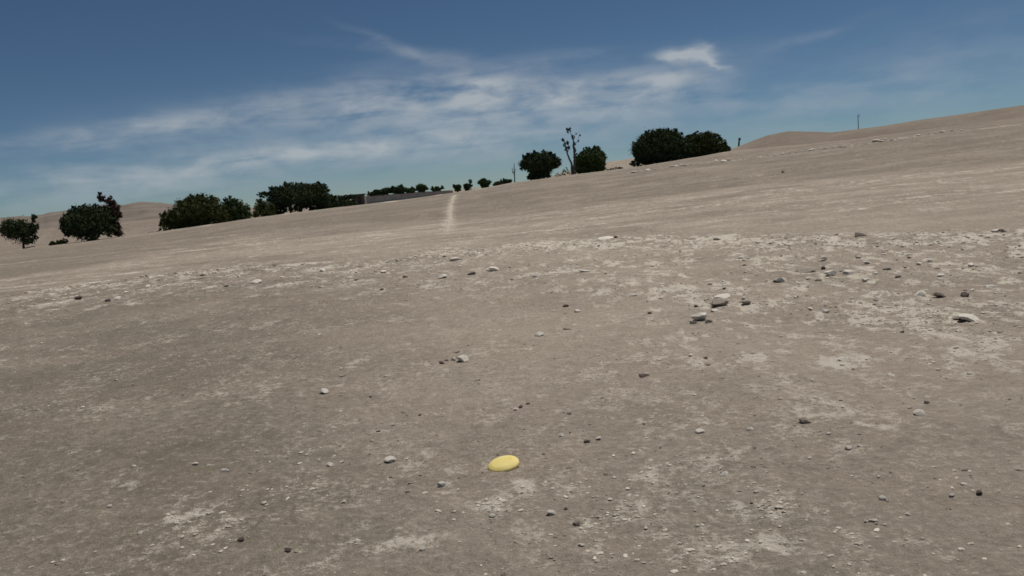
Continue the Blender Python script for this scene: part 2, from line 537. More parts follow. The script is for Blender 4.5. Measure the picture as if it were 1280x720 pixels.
M_GROUND = ground_material()
M_PATH = simple('trodden_pale_dust', (0.38, 0.33, 0.265), (0.50, 0.44, 0.36), 3, 0.95, bump=0.01)
M_HILL = simple('far_hill_soil', (0.14, 0.115, 0.095), (0.21, 0.175, 0.145), 0.01, 0.95)
M_ROCKP = simple('pale_limestone', (0.62, 0.56, 0.48), (0.80, 0.745, 0.66), 22, 0.88, bump=0.006)
M_ROCKB = simple('brown_stone', (0.22, 0.175, 0.14), (0.45, 0.385, 0.315), 22, 0.85, bump=0.006)
M_ROCKD = simple('dark_stone', (0.065, 0.05, 0.04), (0.18, 0.145, 0.12), 22, 0.8, bump=0.006)
M_GRAVP = simple('pale_gravel', (0.34, 0.295, 0.24), (0.66, 0.60, 0.50), 9, 0.9, island=0.75)
M_GRAVB = simple('brown_gravel', (0.15, 0.12, 0.095), (0.36, 0.30, 0.245), 9, 0.9, island=0.75)
M_LEAF = simple('dark_green_leaves', (0.026, 0.050, 0.016), (0.105, 0.150, 0.052), 1.4, 0.75, island=0.5, spec=0.1)
M_LEAFB = simple('blue_black_leaves', (0.022, 0.038, 0.016), (0.085, 0.115, 0.050), 1.4, 0.75, island=0.5, spec=0.1)
M_LEAFO = simple('olive_leaves', (0.034, 0.046, 0.012), (0.120, 0.135, 0.045), 1.4, 0.75, island=0.5, spec=0.1)
M_LEAFR = simple('russet_leaves', (0.035, 0.022, 0.015), (0.095, 0.055, 0.036), 1.4, 0.6, island=0.5, spec=0.2)
M_BARK = simple('grey_brown_bark', (0.035, 0.027, 0.02), (0.10, 0.08, 0.062), 6, 0.9, bump=0.01)
M_PALEBARK = simple('weathered_grey_wood', (0.06, 0.055, 0.05), (0.14, 0.125, 0.11), 8, 0.9, bump=0.01)
M_WALL = simple('grey_adobe', (0.075, 0.065, 0.06), (0.125, 0.11, 0.10), 2.5, 0.9, bump=0.01)
M_ROOF = simple('dark_sheet_roof', (0.03, 0.028, 0.027), (0.06, 0.055, 0.05), 2.5, 0.7)
M_RENDER = simple('pale_render', (0.38, 0.36, 0.34), (0.48, 0.45, 0.42), 2.5, 0.9)


# ------------------------------------------------------------------ object helpers
def tag(o, label=None, cat=None, group=None, kind=None):
    for k, v in (('label', label), ('category', cat), ('group', group), ('kind', kind)):
        if v:
            o[k] = v
    return o


def empty(name, loc, rz=0.0):
    o = bpy.data.objects.new(name, None)
    o.location = loc
    o.rotation_euler = (0, 0, rz)
    o.empty_display_size = 0.2
    COL.objects.link(o)
    return o


def np_mesh(name, V, Fc, mat, smooth=False, parent=None):
    """V: n x 3, Fc: m x k (all faces with k corners)"""
    me = bpy.data.meshes.new(name)
    V = np.asarray(V, np.float32)
    Fc = np.asarray(Fc, np.int32)
    m, k = Fc.shape
    me.vertices.add(len(V))
    me.vertices.foreach_set('co', V.ravel())
    me.loops.add(m * k)
    me.loops.foreach_set('vertex_index', Fc.ravel())
    me.polygons.add(m)
    me.polygons.foreach_set('loop_start', np.arange(0, m * k, k, dtype=np.int32))
    me.polygons.foreach_set('use_smooth', np.full(m, smooth, dtype=bool))
    me.update(calc_edges=True)
    me.materials.append(mat)
    o = bpy.data.objects.new(name, me)
    COL.objects.link(o)
    if parent:
        o.parent = parent
    return o


# ------------------------------------------------------------------ ground sheet
def build_ground():
    fine = np.arange(-37.6, 37.6001, 0.12)
    mid = np.arange(38.0, 60.0, 0.3)
    side = np.arange(60.5, 180, 2.5)
    angs = np.deg2rad(np.concatenate([-side[::-1], -mid[::-1], fine, mid, side]))
    rs = [0.5, 1.0, 1.6, 2.2]
    r = 2.6
    while r < 45:
        rs.append(r)
        r *= 1.0070
    while r < 120:
        rs.append(r)
        r *= 1.0085
    while r < 400:
        rs.append(r)
        r *= 1.014
    while r < 30000:
        rs.append(r)
        r *= 1.10
    rs = np.array(rs)
    na, nr = len(angs), len(rs)
    Rg, Ag = np.meshgrid(rs, angs, indexing='ij')
    x, y = (Rg * np.sin(Ag)).ravel(), (Rg * np.cos(Ag)).ravel()
    marks = surface_marks(x, y)
    z = h_base(x, y) + relief(x, y, marks[2])
    V = np.vstack([np.stack([x, y, z], 1), [[0, 0, 0]]])
    i = np.arange(nr - 1)[:, None] * na
    j = np.arange(na)[None, :]
    j2 = (j + 1) % na
    quads = np.stack([(i + j), (i + j2), (i + na + j2), (i + na + j)], -1).reshape(-1, 4)
    c = nr * na
    fan = np.stack([np.full(na, c), np.arange(na), (np.arange(na) + 1) % na], 1)
    me = bpy.data.meshes.new('ground')
    me.vertices.add(len(V))
    me.vertices.foreach_set('co', V.astype(np.float32).ravel())
    quads = quads[:, ::-1]
    fan = fan[:, ::-1]
    li = np.concatenate([quads.ravel(), fan.ravel()]).astype(np.int32)
    ls = np.concatenate([np.arange(0, len(quads) * 4, 4), len(quads) * 4 + np.arange(0, len(fan) * 3, 3)]).astype(np.int32)
    me.loops.add(len(li))
    me.loops.foreach_set('vertex_index', li)
    me.polygons.add(len(ls))
    me.polygons.foreach_set('loop_start', ls)
    me.polygons.foreach_set('use_smooth', np.ones(len(ls), bool))
    me.update(calc_edges=True)
    rr_, aa_ = Rg.ravel(), Ag.ravel()
    brown = sstep(rr_, 86, 120) * sstep(aa_, A_(860), A_(960)) * (0.55 + 0.9 * (fbm(aa_ * 12, rr_ * 0.03, 3, 120) + 0.1))
    brown = brown + 0.55 * sstep(rr_, 110, 200) * (1 - sstep(aa_, A_(300), A_(420))) + 0.25 * sstep(rr_, 40, 60) * (0.6 + fbm(x * 0.05, y * 0.12, 3, 121))
    brown = np.clip(brown, 0, 0.95)
    for nm, arr in (('pale', marks[0] * (1 - 0.5 * brown)), ('tone', marks[1]), ('brown', brown)):
        at = me.attributes.new(nm, 'FLOAT', 'POINT')
        at.data.foreach_set('value', np.append(arr, 0.3).astype(np.float32))
    me.materials.append(M_GROUND)
    o = bpy.data.objects.new('ground', me)
    COL.objects.link(o)
    tag(o, kind='structure')


build_ground()


# trodden path running away over the crest
def build_path():
    ctr = [ground_hit(x, y) for x, y in [(558, 290), (560, 283), (562, 272), (562.5, 262), (565, 252), (569, 243.5)]]
    # smooth centre line
    pts = []
    for k in range(len(ctr) - 1):
        p, q = np.array(ctr[k][:2]), np.array(ctr[k + 1][:2])
        for t in np.linspace(0, 1, 40, endpoint=False):
            pts.append(p + (q - p) * t)
    pts = np.array(pts)
    for _ in range(14):
        pts[1:-1] = (pts[:-2] + pts[2:] + 2 * pts[1:-1]) / 4
    d = np.gradient(pts, axis=0)
    d /= np.linalg.norm(d, axis=1)[:, None]
    nrm = np.stack([d[:, 1], -d[:, 0]], 1)
    rows = []
    s = np.arange(len(pts))
    wl = 0.13 + 0.2 * (fbm(s * 0.18, s * 0 + 3, 2, 33))
    wr = 0.13 + 0.2 * (fbm(s * 0.18, s * 0 + 9, 2, 34))
    fade = np.clip(s / 90.0, 0.05, 1)
    for off in (-1.0, -0.6, 0.0, 0.6, 1.0):
        w = (wl if off < 0 else wr) * fade
        rows.append(pts + nrm * (off * w)[:, None])
    R = np.stack(rows, 1)
    xy = R.reshape(-1, 2)
    lift = np.tile(np.array([0.004, 0.016, 0.018, 0.016, 0.004]), len(pts))
    z = ground_z(xy[:, 0], xy[:, 1]) + lift
    V = np.column_stack([xy, z])
    i = np.arange(len(pts) - 1)[:, None] * 5
    j = np.arange(4)[None, :]
    Fc = np.stack([i + j, i + j + 1, i + j + 6, i + j + 5], -1).reshape(-1, 4)
    o = np_mesh('dirt_path', V, Fc, M_PATH, True)
    tag(o, kind='structure')


build_path()


# far hills on the left, with real depth
def build_hills(name, r0, depth, pts, seed, mat):
    tab = line(r0, pts)
    na, nd = 420, 40
    angs = np.linspace(tab[0, 0], tab[-1, 0], na)
    zc = np.interp(angs, tab[:, 0], tab[:, 1]) + 8 * fbm(angs * 60, angs * 0, 4, seed)
    t = np.linspace(-1, 1, nd)
    A, T = np.meshgrid(angs, t, indexing='ij')
    ZC = zc[:, None]
    rr = r0 + T * depth
    prof = np.cos(T * math.pi / 2) ** 1.2
    gul = fbm(A * 90, T * 1.2, 4, seed + 5, 0.6)
    z = -8 + (ZC + 8) * prof * (1 + 0.45 * gul * (1 - prof))
    V = np.stack([rr * np.sin(A), rr * np.cos(A), z], -1).reshape(-1, 3)
    i = np.arange(na - 1)[:, None] * nd
    j = np.arange(nd - 1)[None, :]
    Fc = np.stack([i + j, i + j + 1, i + nd + j + 1, i + nd + j], -1).reshape(-1, 4)
    o = np_mesh(name, V, Fc[:, ::-1], mat, True)
    tag(o, kind='structure')


build_hills('far_hills', 3000, 900, [(-900, 340), (-500, 300), (-200, 284), (0, 272), (40, 270), (90, 262), (130, 257), (155, 256), (175, 253), (200, 252.5),
                                     (225, 257), (250, 262), (300, 262.5), (360, 258)], 40, M_HILL)


# ------------------------------------------------------------------ stones
def ico(sub):
    t = (1 + 5 ** 0.5) / 2
    V = [(-1, t, 0), (1, t, 0), (-1, -t, 0), (1, -t, 0), (0, -1, t), (0, 1, t), (0, -1, -t), (0, 1, -t), (t, 0, -1), (t, 0, 1), (-t, 0, -1), (-t, 0, 1)]
    V = [np.array(v) / np.linalg.norm(v) for v in V]
    Fc = [(0, 11, 5), (0, 5, 1), (0, 1, 7), (0, 7, 10), (0, 10, 11), (1, 5, 9), (5, 11, 4), (11, 10, 2), (10, 7, 6), (7, 1, 8),
          (3, 9, 4), (3, 4, 2), (3, 2, 6), (3, 6, 8), (3, 8, 9), (4, 9, 5), (2, 4, 11), (6, 2, 10), (8, 6, 7), (9, 8, 1)]
    for _ in range(sub):
        cache, out = {}, []

        def mid(a, b):
            k = (min(a, b), max(a, b))
            if k not in cache:
                m = V[a] + V[b]
                V.append(m / np.linalg.norm(m))
                cache[k] = len(V) - 1
            return cache[k]
        for a, b, c in Fc:
            x, y, z = mid(a, b), mid(b, c), mid(c, a)
            out += [(a, x, z), (b, y, x), (c, z, y), (x, y, z)]
        Fc = out
    return np.array(V), np.array(Fc)


ICO = {k: ico(k) for k in (0, 1, 2, 3)}


def rock_shape(sub, seed, planes=9, rough=0.10):
    """a broken stone: a ball cut by random planes, then roughened"""
    rs = np.random.RandomState(seed)
    V, Fc = ICO[sub]
    V = V.copy()
    n = rs.normal(size=(planes, 3))
    n /= np.linalg.norm(n, axis=1)[:, None]
    d = rs.uniform(0.45, 0.85, planes)
    for k in range(planes):
        s = V @ n[k]
        over = np.maximum(s - d[k], 0)
        V -= over[:, None] * n[k][None, :] * 0.92
    f = fbm(V[:, 0] * 2.2 + seed, V[:, 1] * 2.2 + V[:, 2] * 1.7, 3, seed % 97)
    V *= (1 + rough * 2 * f)[:, None]
    V[:, 0] /= np.ptp(V[:, 0])
    V[:, 1] /= np.ptp(V[:, 1])
    V[:, 2] -= V[:, 2].min()
    V[:, 2] /= V[:, 2].max()
    return V, Fc


_ROCKM = {}


def rock_mesh(sub, variant, mat):
    key = (sub, variant, mat.name)
    if key not in _ROCKM:
        V, Fc = rock_shape(sub, 100 + variant * 13 + sub)
        me = bpy.data.meshes.new('stone')
        me.from_pydata(V.tolist(), [], Fc.tolist())
        me.polygons.foreach_set('use_smooth', np.full(len(Fc), False))
        me.materials.append(mat)
        _ROCKM[key] = me
    return _ROCKM[key]


def place_rock(px, py, w, h, tone, label, variant, group=None, name='stone', dz=0.0):
    """px, py: where its foot touches the ground in the photograph; w, h its size there in pixels"""
    p = ground_hit(px, py)
    r = math.hypot(p[0], p[1])
    W_ = w * r / F
    H_ = max(h * r / F, 0.012)
    D_ = W_ * random.uniform(0.85, 1.15)
    H_ = min(H_, W_ * 0.9)
    el_ = math.atan2(EYE, r)
    # the seen height is front face plus the top seen obliquely
    Hr = max((H_ - D_ * math.sin(el_) * 0.9) / math.cos(el_), 0.30 * H_ + 0.008)
    Hr = min(Hr, 0.46 * W_)
    mat = {'p': M_ROCKP, 'b': M_ROCKB, 'd': M_ROCKD}[tone]
    me = rock_mesh(3 if w >= 9 else 2, variant, mat)
    o = bpy.data.objects.new(name, me)
    x, y = p[0], p[1] + D_ * 0.4
    o.location = (x, y, float(ground_z(x, y)[0]) - 0.16 * Hr + dz)
    o.scale = (W_ * 1.05, D_, Hr * 1.22)
    o.rotation_euler = (random.uniform(0.05, .3), random.uniform(-.14, .14), random.uniform(-0.4, 0.4))
    COL.objects.link(o)
    tag(o, label, 'stone', group)
    return o


G_LOOSE = 'loose stones on the bare ground'
ROCKS = [
    (900, 384, 21, 11, 'b', 'largest brown rock with deep black shadow, right of centre'),
    (906, 374, 19, 5, 'p', 'thin pale slab just behind the largest brown rock'),
    (878, 399, 20, 12, 'p', 'tilted pale slab in front of the largest brown rock'),
    (868, 403, 9, 4, 'd', 'dark low stone at the left foot of the tilted pale slab'),
    (886, 402, 9, 8, 'b', 'brown chunk at the right foot of the tilted pale slab'),
    (893, 389, 9, 5, 'p', 'pale lump between the brown rock and the tilted slab'),
    (871, 384, 6, 4, 'd', 'small dark stone on the pale crust left of the largest rock'),
    (934, 383, 11, 6, 'b', 'brown wedge stone right of the largest brown rock'),
    (906, 363, 5, 4, 'd', 'small dark stone above the largest brown rock'),
    (930, 374, 5, 4, 'p', 'small pale stone behind the brown wedge stone'),
    (812, 392, 5, 4, 'd', 'small dark stone alone left of the rock cluster'),
    (897, 301, 9, 4, 'd', 'dark flat stone on the far edge of the stony band'),
    (758, 300, 19, 4, 'p', 'long low pale slab on the far edge of the stony band'),
    (770, 299, 5, 3, 'd', 'tiny dark stone at the right end of the long low slab'),
    (707, 384, 8, 4, 'd', 'dark flat stone near the middle of the plain'),
    (722, 390, 8, 4, 'p', 'pale stone beside a dark one near the middle of the plain'),
    (709, 412, 10, 4, 'b', 'flat brown stone left of centre-right, before bare soil'),
    (675, 421, 12, 6, 'p', 'pale soft-edged lump on bare soil below the middle'),
    (1077, 297, 14, 4, 'd', 'largest dark stone on the crest of the stony band at right'),
    (1047, 296, 5, 3, 'd', 'tiny dark stone left of the crest\'s largest dark stone'),
    (1009, 341, 23, 6, 'b', 'long flat slab with dark front edge beside three pale stones'),
    (1030, 337, 7, 4, 'd', 'small dark stone touching the end of the long flat slab'),
    (1039, 345, 13, 8, 'p', 'blocky white stone right of the long flat slab'),
    (1024, 351, 8, 4, 'b', 'small brown stone in front of the blocky white stone'),
    (1062, 343, 12, 5, 'p', 'pale flat stone right of the blocky white stone'),
    (1124, 347, 7, 3, 'd', 'small dark stone alone above the pale crust at right'),
    (1153, 371, 12, 7, 'p', 'white stone left of two dark stones on the pale crust'),
    (1177, 372, 13, 6, 'd', 'wide dark stone in the middle of the pale crust at right'),
    (1207, 371, 9, 6, 'd', 'round dark stone right of the wide dark one'),
    (1218, 404, 22, 9, 'p', 'large pale rock with black underside near the right edge'),
    (1200, 401, 11, 5, 'b', 'brown splinter stone left of the large pale rock'),
    (1034, 391, 9, 7, 'p', 'pointed white stone on bare soil under the flat slab'),
    (1241, 360, 12, 5, 'p', 'pale angular stone close to the right edge'),
    (1129, 419, 5, 3, 'd', 'tiny dark stone below the pale crust at right'),
    (553, 349, 11, 5, 'p', 'pale stone in the stony band left of the middle'),
    (568, 326, 13, 5, 'p', 'pale stone heaped on the far rim of the stony band'),
    (590, 345, 10, 4, 'd', 'dark stone in the stony band just left of the middle'),
    (617, 341, 12, 6, 'p', 'white stone in the stony band at the middle'),
    (506, 347, 7, 4, 'b', 'brown stone in the stony band left of the middle'),
    (477, 362, 5, 3, 'd', 'tiny dark stone below the stony band at left-centre'),
    (399, 421, 5, 4, 'p', 'small white stone alone on smooth soil at left'),
    (405, 496, 12, 8, 'p', 'rounded white stone alone on bare soil left of centre'),
    (428, 475, 8, 2, 'b', 'flat brown stone above the rounded white stone'),
    (579, 454, 14, 9, 'p', 'blocky white stone at the right end of a short row'),
    (567, 453, 6, 4, 'p', 'small pale stone left of the blocky white stone'),
    (558, 454, 5, 4, 'b', 'small brown stone in the middle of the short row'),
    (552, 457, 6, 4, 'd', 'dark stone at the left end of the short row'),
    (571, 443, 7, 3, 'b', 'flat brown stone behind the short row'),
    (645, 513, 7, 4, 'p', 'small pale stone at the near end of a diagonal row of three'),
    (651, 511, 6, 4, 'd', 'dark stone in the middle of the diagonal row of three'),
    (660, 506, 6, 4, 'b', 'brown stone at the far end of the diagonal row of three'),
    (487, 581, 14, 9, 'p', 'pale stone with dark base left of the yellow disc'),
    (552, 613, 11, 9, 'p', 'white-topped stone in front and left of the yellow disc'),
    (616, 650, 8, 7, 'p', 'small white stone at the foot of the white crust patch'),
    (528, 691, 8, 7, 'p', 'small white stone nearest the viewer, left of centre'),
    (412, 585, 9, 5, 'p', 'pale stone among light scuffs at lower left'),
    (430, 636, 6, 4, 'p', 'small white pebble alone at lower left-centre'),
    (447, 686, 8, 5, 'p', 'white pebble in pale dust at the bottom edge'),
    (360, 695, 9, 6, 'd', 'dark stone at the bottom edge, lower left'),
    (301, 682, 8, 4, 'd', 'dark flat stone right of the large pale crust patch'),
    (805, 473, 13, 5, 'd', 'black flat stone alone in the middle distance'),
    (712, 518, 7, 4, 'b', 'brown stone above the trio right of the yellow disc'),
    (702, 548, 7, 6, 'p', 'white stone at the left of the trio by the yellow disc'),
    (735, 557, 9, 9, 'b', 'round grey-brown stone in the trio right of the yellow disc'),
    (749, 552, 7, 6, 'p', 'white stone at the right of the trio by the yellow disc'),
    (876, 546, 11, 5, 'p', 'pale flat stone between the trio and the right side'),
    (938, 541, 8, 4, 'p', 'small white stone left of the dark-based stone at right'),
    (1008, 532, 14, 9, 'b', 'stone with pale top and dark base on bare soil at right'),
    (1151, 525, 12, 7, 'p', 'bright white stone alone near the right side'),
    (1160, 510, 7, 3, 'd', 'dark sliver stone above the bright white stone'),
    (1061, 566, 9, 6, 'p', 'white stone on the left of a close pair at lower right'),
    (1076, 565, 7, 6, 'p', 'white stone on the right of a close pair at lower right'),
    (1013, 578, 5, 4, 'p', 'tiny white stone left of the close white pair'),
    (1037, 551, 5, 3, 'p', 'tiny pale stone above the close white pair'),
    (1054, 461, 6, 3, 'p', 'small pale stone under the pale crust in the middle distance'),
    (1054, 455, 12, 6, 'p', 'pale cushion-like stone on the crust in the middle distance'),
    (1116, 473, 8, 3, 'p', 'flat white stone left of a short pale streak'),
    (864, 450, 7, 4, 'p', 'pale stone left of the bright crust streak'),
    (883, 452, 6, 4, 'b', 'brown stone between the pale stone and the bright streak'),
    (689, 648, 11, 8, 'p', 'pale stone with dark base right of the white crust patch'),
    (722, 663, 10, 7, 'b', 'brown-sided stone at lower centre, right of another'),
    (708, 643, 5, 4, 'd', 'tiny dark stone between two stones at lower centre'),
    (907, 603, 10, 4, 'p', 'flat white stone at lower right-centre'),
    (873, 664, 7, 4, 'p', 'small white stone above the bottom edge, right of centre'),
    (1225, 625, 7, 4, 'd', 'small dark stone at the lower right edge'),
    (1084, 655, 6, 6, 'p', 'upright white pebble at lower right'),
    (1094, 660, 10, 4, 'p', 'flat pale pebble with shadow at lower right'),
    (1104, 632, 8, 4, 'p', 'pale pebble above the lower right pair'),
    (1191, 627, 6, 4, 'p', 'pale pebble near the right edge at lower right'),
    (1003, 622, 4, 4, 'p', 'tiny white pebble right of the pale scuffs'),
    (1136, 648, 6, 5, 'p', 'soft pale pebble right of the lower right pair'),
    (244, 585, 9, 5, 'p', 'bright white stone at left, above the large pale patch'),
    (280, 592, 9, 5, 'p', 'pale stone right of the bright white stone at left'),
    (329, 637, 8, 5, 'p', 'bright white stone right of the large pale patch'),
    (166, 590, 6, 9, 'p', 'upright pale stone standing alone at left'),
    (137, 638, 6, 4, 'p', 'small white pebble left of the large pale patch'),
    (175, 671, 6, 4, 'p', 'small white pebble beneath the left end of the pale patch'),
    (979, 216, 4, 3, 'd', 'far dark stone alone on the upper right slope'),
    (491, 533, 4, 3, 'p', 'tiny white pebble left of centre'),
    (464, 501, 5, 3, 'd', 'tiny dark pebble right of the rounded white stone'),
    (525, 523, 4, 3, 'd', 'tiny dark pebble in front of the middle'),
    (134, 378, 6, 5, 'd', 'dark stone in the stony band at far left'),
    (98, 376, 8, 5, 'd', 'brown-black stone left of the dark one in the far left band'),
    (318, 355, 12, 5, 'p', 'largest pale stone in the left part of the stony band'),
    (402, 340, 8, 4, 'p', 'pale stone in the stony band between left and middle'),
]
for k, (px, py, w, h, tone, lab) in enumerate(ROCKS):
    place_rock(px, py, w, h, tone, lab, k % 14, None)

# countable stones of the rubble band and of the stone line up the slope, nothing tells them apart
def scatter_band(n, seed):
    rs = np.random.RandomState(seed)
    out = []
    while len(out) < n:
        a = rs.uniform(A_(-30, 300), A_(1290, 300))
        e = np.interp(a, BAND[:, 0], BAND[:, 1])
        t = rs.beta(2.2, 1.1)
        r = e * (band_near(a) + (1.0 - band_near(a)) * t)
        x, y = r * math.sin(a), r * math.cos(a)
        if vnoise(np.array([x * 0.7]), np.array([y * 1.2]), 5)[0] < 0.42:
            continue
        out.append((x, y, r))
    return out


for k, (x, y, r) in enumerate(scatter_band(190, 21)):
    s = 0.045 * math.exp(random.gauss(0.12, 0.42))
    tone = random.choices('pbd', (0.74, 0.20, 0.06))[0]
    me = rock_mesh(2 if s > 0.07 else 1, random.randrange(14), {'p': M_ROCKP, 'b': M_ROCKB, 'd': M_ROCKD}[tone])
    o = bpy.data.objects.new('stone', me)
    o.scale = (s * random.uniform(1.1, 1.9), s * random.uniform(0.8, 1.2), s * random.uniform(0.4, 0.8))
    o.location = (x, y, float(ground_z(x, y)[0]) - 0.2 * o.scale[2])
    o.rotation_euler = (random.uniform(-.2, .2), random.uniform(-.2, .2), random.uniform(0, 6.28))
    COL.objects.link(o)
    word = {'p': 'pale', 'b': 'brown', 'd': 'dark'}[tone]
    big = 'larger' if s > 0.062 else 'small'
    a_ = math.atan2(x, y)
    where = ['at the left end', 'left of the middle', 'at the middle', 'right of the middle', 'at the right end'][sum(a_ > A_(q, 300) for q in (230, 500, 760, 1020))]
    near_ = 'on the near side of' if r < np.interp(a_, BAND[:, 0], BAND[:, 1]) * (1 + band_near(a_)) / 2 else 'on the far side of'
    tag(o, '%s %s broken stone %s the rubble band, %s' % (big, word, near_, where), 'stone', '%s %s stones %s the rubble band %s' % (big, word, near_, where))

for k in range(75):
    px = 775 + (1262 - 775) * (k + random.random()) / 75
    a = A_(px, 190)
    if vnoise(np.array([px * 0.035]), np.array([0.3]), 8)[0] < 0.33:
        continue
    r = STONELINE_R + random.gauss(0, 0.8) + 3 * float(fbm(np.array([a * 14]), np.array([a * 3]), 2, 83)[0])
    x, y = r * math.sin(a), r * math.cos(a)
    s = 0.15 * math.exp(random.gauss(0, 0.35))
    o = bpy.data.objects.new('stone', rock_mesh(1, random.randrange(14), M_ROCKP))
    o.scale = (s * 1.7, s, s * 0.55)
    o.location = (x, y, float(ground_z(x, y)[0]) - 0.15 * o.scale[2])
    o.rotation_euler = (0, 0, random.uniform(-.5, .5))
    COL.objects.link(o)
    tag(o, 'whitish stone in the long line of stones up the right slope', 'stone', 'line of whitish stones on the slope')


# gravel nobody could count
def gravel(name, n, mat, seed, mode, size):
    rs = np.random.RandomState(seed)
    X, Y = [], []
    got = 0
    while got < n:
        m = n * 2
        a = rs.uniform(rad(-36), rad(36), m)
        r = 2.8 * (58 / 2.8) ** rs.uniform(0, 1, m)
        x, y = r * np.sin(a), r * np.cos(a)
        pale, tone, rub, zone, pat = surface_marks(x, y)
        cl = fbm(x * 1.3, y * 1.3, 3, seed) + 0.5
        if mode == 'pale':
            w = 0.05 + 1.3 * pat * pale + 1.9 * rub * (0.2 + pale) + 0.15 * pale
        else:
            w = 0.28 + 0.5 * rub + 0.1 * pat
        w = w * sstep(cl, 0.30, 0.65)
        k = rs.uniform(0, 1.2, m) < w
        X.append(x[k])
        Y.append(y[k])
        got += int(k.sum())
    x, y = np.concatenate(X)[:n], np.concatenate(Y)[:n]
    r = np.hypot(x, y)
    rub = surface_marks(x, y)[2]
    s = size * np.exp(rs.normal(0, 0.45, n)) * (0.75 + r / 14.0 * (0.5 + 0.8 * rub))
    s = np.minimum(s, np.minimum(0.012 + 0.0032 * r, 0.09))
    base = [rock_shape(0, 900 + q, 5, 0.15)[0] - np.array([0, 0, 0.35]) for q in range(8)]
    Fb = ICO[0][1]
    z = ground_z(x, y)
    q = rs.randint(0, 8, n)
    B = np.array(base)[q]
    sx, sy, sz = s * rs.uniform(0.9, 1.7, n), s * rs.uniform(0.7, 1.1, n), s * rs.uniform(0.22, 0.5, n)
    th = rs.uniform(0, 6.28, n)
    bx, by, bz = B[:, :, 0] * sx[:, None], B[:, :, 1] * sy[:, None], B[:, :, 2] * sz[:, None]
    c, s_ = np.cos(th)[:, None], np.sin(th)[:, None]
    V = np.stack([x[:, None] + bx * c - by * s_, y[:, None] + bx * s_ + by * c, z[:, None] + bz + 0.001], -1).reshape(-1, 3)
    Fc = (Fb[None] + (np.arange(n) * 12)[:, None, None]).reshape(-1, 3)
    o = np_mesh(name, V, Fc, mat)
    return tag(o, 'fine %s scattered over the bare ground' % name.replace('_', ' '), 'gravel', None, 'stuff')


gravel('pale_gravel', 8500, M_GRAVP, 301, 'pale', 0.013)
gravel('brown_gravel', 3500, M_GRAVB, 302, 'brown', 0.011)


# ------------------------------------------------------------------ the yellow disc
def build_disc():
    p = ground_hit(630, 593.5)
    r = math.hypot(p[0], p[1])
    R = 21.3 * r / F
    prof = [(0.0, 0.30), (0.25, 0.297), (0.45, 0.288), (0.62, 0.268), (0.70, 0.262), (0.74, 0.245), (0.87, 0.19), (0.945, 0.14), (0.985, 0.08),
            (1.0, 0.0), (0.985, -0.07), (0.95, -0.10), (0.90, -0.07), (0.86, 0.0), (0.7, 0.10), (0.4, 0.15), (0.0, 0.17)]
    n = 56
    V, Fc = [], []
    for i, (a, b) in enumerate(prof):
        for k in range(n):
            t = 2 * math.pi * k / n
            V.append((a * R * math.cos(t), a * R * math.sin(t), b * R))
    for i in range(len(prof) - 1):
        for k in range(n):
            k2 = (k + 1) % n
            Fc.append((i * n + k, (i + 1) * n + k, (i + 1) * n + k2, i * n + k2))
    m, t, b = material('pale_yellow_plastic')
    co = t.node('ShaderNodeTexCoord').outputs['Object']
    f = t.ramp(t.noise(co, 14, 4, 0.6), 0.3, 0.75)
    dust = t.ramp(t.noise(co, 45, 5, 0.7), 0.48, 0.72)
    c = t.mixc(f, (0.74, 0.60, 0.19), (0.82, 0.68, 0.27))
    c = t.mixc(t.math('MULTIPLY', dust, 0.6), c, (0.56, 0.48, 0.32))
    t.put(b.inputs['Base Color'], c)
    b.inputs['Roughness'].default_value = 0.8
    b.inputs['Specular IOR Level'].default_value = 0.15
    o = np_mesh('flying_disc', V, Fc, m, True)
    x, y = p[0], p[1] + R * 0.8
    o.location = (x, y, float(ground_z(x, y)[0]) + 0.10 * R + 0.004)
    o.rotation_euler = (rad(9), rad(-8.0), 0.0)
    tag(o, 'pale yellow domed plastic disc lying alone on the bare ground', 'disc')


build_disc()


# ------------------------------------------------------------------ plants
def at_px(px, py, r):
    a, s = pix_azsl(px, py)
    return Vector((r * math.sin(a), r * math.cos(a), EYE + s * r))


